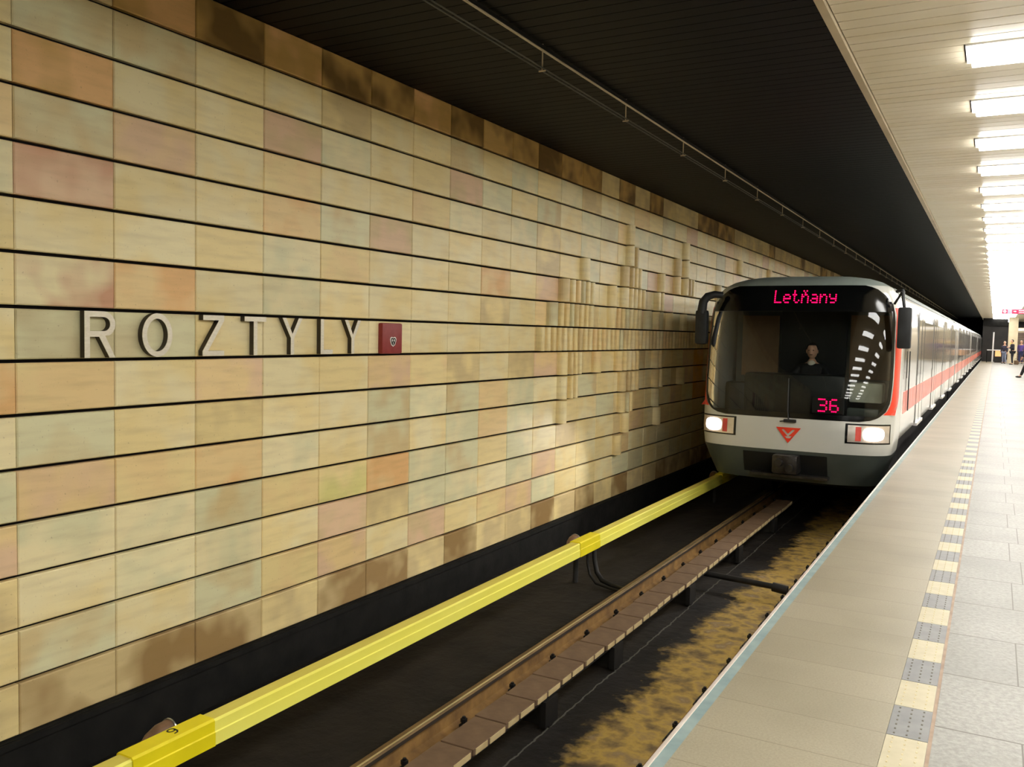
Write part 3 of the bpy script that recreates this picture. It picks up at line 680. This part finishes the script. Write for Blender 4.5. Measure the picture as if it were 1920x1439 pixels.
# cab interior
ci = MB(); ci.box(TX-1.24, TX+1.24, 14.35, 14.4, .3, 2.25)
cwl = ci.build('cab_partition', M_cabgrey, tn)
MB().box(-3.60, -3.02, 14.30, 14.345, .9, 1.86).build('brown_panel', M_cabbrown, cwl); MB().box(-1.95, -1.30, 14.30, 14.345, .9, 1.88).build('brown_panel', M_cabbrown, cwl)
MB().box(-2.98, -2.0, 14.29, 14.345, .35, 2.0).build('cab_door', M_cabdark, cwl)
MB().box(TX-1.24, TX+1.24, 12.95, 14.4, .28, .32).build('cab_floor', M_cabdark, tn)
MB().box(TX-1.2, TX+1.2, 12.95, 14.35, 2.0, 2.03).build('cab_ceiling', M_cabdark, tn)
de = MB(); de.bbox(-3.22, -1.80, 12.92, 13.25, .40, 1.0, .07); de.bbox(-3.5, -3.2, 12.95, 13.3, .40, .85, .05); de.build('driver_console', M_cabdark, tn, 40)
MB().bbox(-1.78, -1.34, 13.15, 13.5, .62, .90, .03).build('cab_cabinet', M_cabpale, tn, 40)
MB().bbox(-1.78, -1.36, 12.98, 13.12, .42, .55, .03).build('side_desk', M_mask, tn, 40)
# carriages
def carriage(ya, yb, first):
    zs_ = [.10]+[z for z, _ in HW if z > .1]
    prof = [(TX+interp(HW, z), z) for z in zs_]+[(TX, 2.42)]+[(TX-interp(HW, z), z) for z in reversed(zs_)]
    cg = MB().extr(prof, ya, yb, 0, not first).build('carriage', M_side, tn, 45)
    SX = TX+1.32
    rf = MB(); pr = [(TX+interp(HW, z)+.006, z+.003) for z in (2.16, 2.25, 2.32, 2.37, 2.40)]+[(TX, 2.43)]; rows = [[(x, y, z) for x, z in pr] for y in (ya+.02, yb)]
    rf.grid(rows); rf.build('roof_shoulder', M_trainroof, cg, 50)
    st = MB(); st.box(SX-.005, SX+.004, ya+.35, yb-.05, .44, .76); st.build('red_stripe', M_redstripe, cg)
    MB().box(TX-1.15, TX+1.15, ya+.6, yb-.3, -.55, .11).build('underfloor', M_under, cg)
    L = yb-ya; o0 = .55 if first else 0
    if first:
        MB().box(SX-.004, SX+.003, ya+.25, ya+.85, .95, 1.85).build('cab_side_window', M_sidewin, cg)
        MB().tube([(SX+.02, ya+.92, .45), (SX+.02, ya+.92, 1.35)], .010, 6).build('grab_rail', M_rubber, cg)
    span = (L-1.6-o0)/4
    for d in range(4):
        yc = ya+.8+o0+span*(d+.5)
        dg = MB(); dg.box(SX-.004, SX+.006, yc-.68, yc-.005, .12, 2.02); dg.box(SX-.004, SX+.006, yc+.005, yc+.68, .12, 2.02)
        dr = dg.build('door', M_side, cg)
        MB().box(SX+.005, SX+.0085, yc-.60, yc-.08, .92, 1.86).box(SX+.005, SX+.0085, yc+.08, yc+.60, .92, 1.86).build('door_window', M_sidewin, dr)
        MB().box(SX+.004, SX+.008, yc-.70, yc-.682, .12, 2.04).box(SX+.004, SX+.008, yc+.682, yc+.70, .12, 2.04).box(SX+.006, SX+.009, yc-.006, yc+.006, .12, 2.02).build('door_seal', M_rubber, dr)
        MB().box(SX+.006, SX+.0085, yc-.66, yc-.02, .44, .76).box(SX+.006, SX+.0085, yc+.02, yc+.66, .44, .76).build('door_stripe', M_redstripe, dr)
        MB().box(SX-.03, SX+.035, yc-.66, yc+.66, .07, .115).build('door_sill', M_sill, dr)
        if d < 3 or True:
            y0 = yc+.82; y1 = ya+.8+o0+span*(d+1.5)-.82
            if d == 3: y1 = yb-.5
            if y1-y0 > .4: MB().box(SX-.004, SX+.003, y0, y1, .95, 1.85).build('side_window', M_sidewin, cg)
    for yb_ in (ya+2.6, yb-2.6):
        bo = MB(); bo.box(TX-.95, TX+.95, yb_-1.5, yb_+1.5, -.85, -.45)
        for yy in (yb_-1.05, yb_+1.05):
            for sx in (-.755, .745): bo.tube([(TX+sx-.06, yy, -.68), (TX+sx+.06, yy, -.68)], .415, 20)
        bo.build('bogie', M_under, cg)
    return cg
y = NY+1.08
for i in range(5):
    Lc = 19.0; carriage(y, y+Lc-.5, i == 0)
    if i < 4: MB().box(TX-1.1, TX+1.1, y+Lc-.5, y+Lc, .1, 2.3).build('gangway_bellows', M_rubber, tn)
    y += Lc

# ================================================================== PEOPLE
def ellip(bm, c, r, seg=14, rings=10):
    g = bmesh.ops.create_uvsphere(bm, u_segments=seg, v_segments=rings, radius=1.0)
    for v in g['verts']: v.co = Vector((c[0]+v.co.x*r[0], c[1]+v.co.y*r[1], c[2]+v.co.z*r[2]))
    return g['verts']
def skin_mesh(verts, edges, radii, sub=1):
    me = bpy.data.meshes.new('s'); me.from_pydata(verts, edges, []); o = bpy.data.objects.new('s', me); C.objects.link(o)
    m = o.modifiers.new('skin', 'SKIN'); 
    if not me.skin_vertices: me.attributes  # layer is created with the modifier
    try: lay = me.skin_vertices[0].data
    except Exception:
        bm = bmesh.new(); bm.from_mesh(me); bm.verts.layers.skin.verify(); bm.to_mesh(me); bm.free(); lay = me.skin_vertices[0].data
    for i, r in enumerate(radii): lay[i].radius = r if isinstance(r, tuple) else (r, r)
    lay[0].use_root = True; m.use_smooth_shade = True; s = o.modifiers.new('sub', 'SUBSURF'); s.levels = sub; s.render_levels = sub
    bpy.context.view_layer.update(); ev = bpy.data.meshes.new_from_object(o.evaluated_get(bpy.context.evaluated_depsgraph_get()))
    bm = bmesh.new(); bm.from_mesh(ev); bpy.data.objects.remove(o); bpy.data.meshes.remove(me); bpy.data.meshes.remove(ev); return bm
def bm_obj(bm, name, mat, parent, mats=None):
    me = bpy.data.meshes.new(name); bm.to_mesh(me); bm.free()
    for m in (mats or [mat]): me.materials.append(m)
    for p_ in me.polygons: p_.use_smooth = True
    o = bpy.data.objects.new(name, me); C.objects.link(o); o.parent = parent; return o
def person(loc, face, h, label, jacket, trousers, hair, armL, armR, legL, legR, pelvis=.95, lean=0.0, shoes=(30, 26, 26), collar=None):
    """local frame: x right of the figure, y forward; arms/legs are joint lists"""
    root = empty('person', loc, label, 'person'); root.rotation_euler = (0, 0, face); root.scale = (h/1.75,)*3
    P = Vector((0, 0, pelvis)); up = Vector((0, lean, 1)).normalized()
    ch = P+up*.38; nk = P+up*.55; hd = P+up*.63
    V = [P, P+up*.18, ch, nk, hd]; E = [(0, 1), (1, 2), (2, 3), (3, 4)]; Rr = [(.15, .11), (.13, .10), (.16, .11), .055, .055]
    def chain(start, pts, rs):
        prev = start; ids = []
        for q, r in zip(pts, rs): V.append(Vector(q)); Rr.append(r); E.append((prev, len(V)-1)); prev = len(V)-1; ids.append(prev)
        return ids
    ends = []
    for arm, sg in ((armL, -1), (armR, 1)):
        sh_ = ch+Vector((.17*sg, 0, .08)); ids = chain(2, [sh_]+list(arm), [.06, .042, .030]); wr = V[ids[-1]]; el = V[ids[-2]]; d = (wr-el).normalized()
        pal = wr+d*.06; pi_ = chain(ids[-1], [pal], [(.032, .018)])[0]
        side = d.cross(Vector((sg, 0, .01))); side = side.normalized() if side.length > .1 else Vector((0, 1, 0))
        for k, ln in enumerate((.062, .075, .080, .068)):
            off = side*((k-1.5)*.017); chain(pi_, [pal+off+d*.035, pal+off+d*(.035+ln)+Vector((-.012*sg, 0, 0))], [.0085, .007])
        chain(ids[-1], [wr+d*.03+side*.035, wr+d*.075+side*.05], [.010, .008])
    for leg, sg in ((legL, -1), (legR, 1)):
        hp = P+Vector((.09*sg, 0, -.05)); chain(0, [hp]+list(leg), [.085, .06, .045, .032])
    bm = skin_mesh(V, E, Rr)
    hc = hd+up*.09+Vector((0, .015, 0)); hv = ellip(bm, hc, (.078, .095, .118))
    for v in hv:
        q = v.co-hc
        if q.y > 0: v.co.x *= 1-.12*max(0, -q.z)/.118
        if q.y > .085 and abs(q.x) < .02 and -.04 < q.z < .02: v.co.y += .022      # nose
        if q.z < -.07 and q.y > .02: v.co.y += .010                                # chin
    for sg in (-1, 1): ellip(bm, hc+Vector((.08*sg, 0, -.005)), (.012, .022, .032), 8, 6)
    body = bm_obj(bm, 'body', M_skin, root)
    ey = bmesh.new()
    for sg in (-1, 1): ellip(ey, hc+Vector((.030*sg, .086, .012)), (.014, .008, .008), 8, 6)
    ellip(ey, hc+Vector((0, .092, -.055)), (.024, .006, .006), 8, 6)
    bm_obj(ey, 'face_features', mottled('dark_features', (60, 34, 28), (80, 46, 38), 20), root)
    hb_ = bmesh.new(); hv = ellip(hb_, hc+Vector((0, -.014, .022)), (.088, .100, .112))
    bmesh.ops.delete(hb_, geom=[v for v in hb_.verts if (v.co.y-hc.y > .045 and v.co.z-hc.z < .07) or v.co.z-hc.z < -.065], context='VERTS')
    bm_obj(hb_, 'hair', mottled('hair_colour', hair, tuple(min(255, k+22) for k in hair), 40, .6), root)
    # clothes: slightly larger skins over the same skeleton
    V2 = [P+Vector((0, 0, -.08)), P+up*.18, ch+up*.03, nk+up*-.02]; E2 = [(0, 1), (1, 2), (2, 3)]; R2 = [(.18, .14), (.165, .135), (.19, .145), .085]
    for arm, sg in ((armL, -1), (armR, 1)):
        pr = 2
        for q, r in zip([ch+Vector((.17*sg, 0, .08))]+list(arm), [.078, .062, .046]): V2.append(Vector(q)); R2.append(r); E2.append((pr, len(V2)-1)); pr = len(V2)-1
    bm_obj(skin_mesh(V2, E2, R2), 'jacket', mottled('jacket_cloth', jacket, tuple(min(255, k+12) for k in jacket), 12, .8), root)
    V3 = [P+Vector((0, 0, .02))]; E3 = []; R3 = [(.165, .125)]
    for leg, sg in ((legL, -1), (legR, 1)):
        pr = 0
        for q, r in zip([P+Vector((.09*sg, 0, -.05))]+list(leg[:2]), [.105, .078, .058]): V3.append(Vector(q)); R3.append(r); E3.append((pr, len(V3)-1)); pr = len(V3)-1
    bm_obj(skin_mesh(V3, E3, R3), 'trousers', mottled('trouser_cloth', trousers, tuple(min(255, k+14) for k in trousers), 12, .8), root)
    for leg in (legL, legR):
        a, t = Vector(leg[1]), Vector(leg[2]); s_ = bmesh.new(); ellip(s_, (a+t)/2+Vector((0, .02, -.025)), (.048, .135, .045), 12, 8)
        bm_obj(s_, 'shoe', mottled('shoe_leather', shoes, tuple(min(255, k+12) for k in shoes), 12, .5), root)
    if collar:
        cl = bmesh.new(); ellip(cl, nk+up*-.02+Vector((0, .05, 0)), (.06, .045, .05), 10, 8); bm_obj(cl, 'shirt_collar', mottled('collar_cloth', collar, collar, 10), root)
    return root
STAND = lambda s: [(s*.10, 0.02, .50), (s*.10, -.01, .08), (s*.11, .12, .03)]
HANG = lambda s: [(s*.25, -.01, 1.14), (s*.26, .06, .90)]
PHONE = lambda s: [(s*.24, .03, 1.16), (s*.10, .26, 1.22)]
person((.62, 75.2, 0), 2.6, 1.62, 'distant person with pale hair, dark jacket and light jeans facing the other', (44, 42, 58), (120, 128, 152), (216, 200, 176), HANG(-1), HANG(1), STAND(-1), STAND(1))
person((1.10, 72.0, 0), 1.9, 1.74, 'distant person in a black coat looking down at a phone held at the chest', (24, 22, 34), (22, 22, 30), (46, 34, 22), PHONE(-1), PHONE(1), [(-.10, .05, .50), (-.12, .02, .08), (-.13, .15, .03)], [(.10, -.02, .50), (.12, -.06, .08), (.13, .07, .03)], lean=.06)
person((1.72, 76.5, 0), 2.9, 1.70, 'distant person in a blue and purple jacket at the right edge of the frame', (86, 66, 140), (40, 46, 92), (208, 190, 176), HANG(-1), HANG(1), STAND(-1), STAND(1))
person((1.40, 44.6, 0), 1.2, 1.74, 'person in black walking in, only leg and hand inside the right edge of the frame', (26, 24, 26), (16, 16, 18), (40, 30, 26), [(-.27, .12, 1.15), (-.22, .26, .92)], [(.27, -.12, 1.15), (.24, -.08, .90)], [(-.10, .20, .50), (-.12, .34, .09), (-.13, .47, .04)], [(.10, .02, .52), (.10, -.22, .12), (.11, -.10, .04)], lean=.05)
# phone and bag
tag(MB().bbox(1.0-.17, 1.0-.10, 71.86, 71.94, 1.12, 1.18, .006).build('mobile_phone', M_lensback), 'small pale phone held in front of the person in the black coat', 'phone')
bg = empty('shoulder_bag', (1.35, 72.3, 0), 'small brown bag on the floor beside the person in the black coat', 'bag')
MB().bbox(1.22, 1.52, 72.2, 72.42, 0.0, .30, .06).build('bag_body', M_slab, bg, 40); MB().tube([(1.27, 72.3, .28), (1.30, 72.3, .44), (1.44, 72.3, .44), (1.47, 72.3, .28)], .012, 6).build('bag_strap', M_ink, bg, 40)
# driver (seated behind the console)
person((-2.40, 13.72, .32), PI, 1.72, 'train driver seated in the cab, dark jacket and pale collar, dark hair', (22, 22, 24), (20, 20, 26), (34, 26, 22),
       [(-.26, .10, .62), (-.20, .32, .60)], [(.26, .10, .62), (.20, .32, .60)], [(-.12, .32, .30), (-.12, .34, .06), (-.12, .40, .02)], [(.12, .32, .30), (.12, .34, .06), (.12, .40, .02)], pelvis=.30, collar=(214, 210, 198))
se = empty('driver_seat', (-2.40, 13.85, .32), 'black driver seat inside the train cab', 'seat')
MB().bbox(-2.66, -2.14, 13.55, 14.0, .36, .47, .04).build('seat_cushion', M_cabdark, se, 40); MB().bbox(-2.62, -2.18, 13.95, 14.05, .45, 1.0, .04).build('backrest', M_cabdark, se, 40); MB().tube([(-2.4, 13.8, .32), (-2.4, 13.8, .38)], .05, 10).build('pedestal', M_cabdark, se, 40)

# ================================================================== FAR END OF THE PLATFORM
col = MB(); col.bbox(.83, 1.45, 75.8, 76.4, 0, CEIL, .02)
cl_ = col.build('column', M_wall_r); struct(cl_)
tag(MB().bbox(.98, 1.22, 75.76, 75.8, 1.35, 1.58, .01).build('wall_notice', M_yellowsign), 'small yellow notice on the beige column', 'notice')
pp_ = empty('platform_end_railing', (0, 77.6, 0), 'pale metal railing with one tall post closing the platform end', 'railing')
MB().tube([(-.16, 77.6, 0), (-.14, 77.6, 2.35)], .055, 10).build('tall_post', M_lampframe, pp_, 40)
MB().tube([(-.55, 77.6, .96), (.62, 77.6, .96)], .035, 8).build('top_rail', M_lampframe, pp_, 40)
for x in (-.55, .62): MB().tube([(x, 77.6, 0), (x, 77.6, .96)], .025, 8).build('post', M_plinth, pp_, 40)
wlp = empty('platform_gate_panel', (.2, 77.7, 0), 'small warm glowing panel on a dark stand behind the railing', 'panel')
MB().bbox(.02, .42, 77.66, 77.70, .48, .92, .01).build('lit_panel', M_poster, wlp); MB().box(-.02, .46, 77.70, 77.75, 0, .95).build('stand', M_darkwall, wlp)
sh_ = empty('kiosk', (1.9, 80, 0), 'kiosk with brown roller shutter behind the column at the far right', 'kiosk')
ks = MB()
for i in range(22): ks.box(1.5, 3.4, 79.96, 80.0, .08+i*.105, .08+i*.105+.085)
ks.build('shutter', M_shutter, sh_); MB().box(1.45, 3.5, 80.0, 82, 0, 2.75).build('kiosk_body', M_wall_r, sh_); MB().box(1.5, 3.4, 79.9, 80.0, 2.5, 2.7).build('fascia', M_lampframe, sh_)
# dark opening with service equipment at the end, right of the tunnel
struct(MB().box(-.95, .80, 81, 81.2, 0, CEIL).build('wall_end_recess', M_darkwall))
struct(MB().box(-.95, .83, 80.8, 81.0, 2.9, CEIL).build('trim_7', M_plinth))
# hanging red sign
hs = empty('hanging_sign', (.6, 40, 2.75), 'lit red hanging sign with white lettering above the platform', 'sign')
MB().bbox(.17, 1.75, 40.0, 40.10, 2.665, 2.86, .01).build('sign_case', M_sign_grey, hs)
MB().box(.18, .36, 39.985, 40.0, 2.68, 2.845).build('pictogram_panel', M_sign_red, hs); MB().box(.52, 1.74, 39.985, 40.0, 2.68, 2.845).build('text_panel', M_sign_red, hs)
v, f = poly2d([arc(0, 0, .055, .055, 0, 350, 24), arc(0, 0, .038, .038, 0, 350, 24)], .003); lt = MB().add([(.27+u, 39.98, 2.765+q) for u, q, w_ in v], f)
lt.box(.235, .305, 39.975, 39.98, 2.758, 2.772); lt.build('pictogram', M_sign_white, hs)
lt = MB(); rnd = random.Random(11)
v, f = poly2d([[(0, -.03), (.05, .0), (0, .03), (0, .012), (-.05, .012), (-.05, -.012), (0, -.012)]], .003); lt.add([(.62+u, 39.98, 2.77+q) for u, q, w_ in v], f)
lt.box(.75, 1.70, 39.976, 39.984, 2.785, 2.812); lt.box(.75, 1.45, 39.976, 39.984, 2.715, 2.735)
lt.build('lettering', M_sign_white, hs)
for x in (.42, 1.5): MB().tube([(x, 40.05, 2.86), (x, 40.05, CEIL)], .012, 8).build('suspension_rod', M_trim, hs)
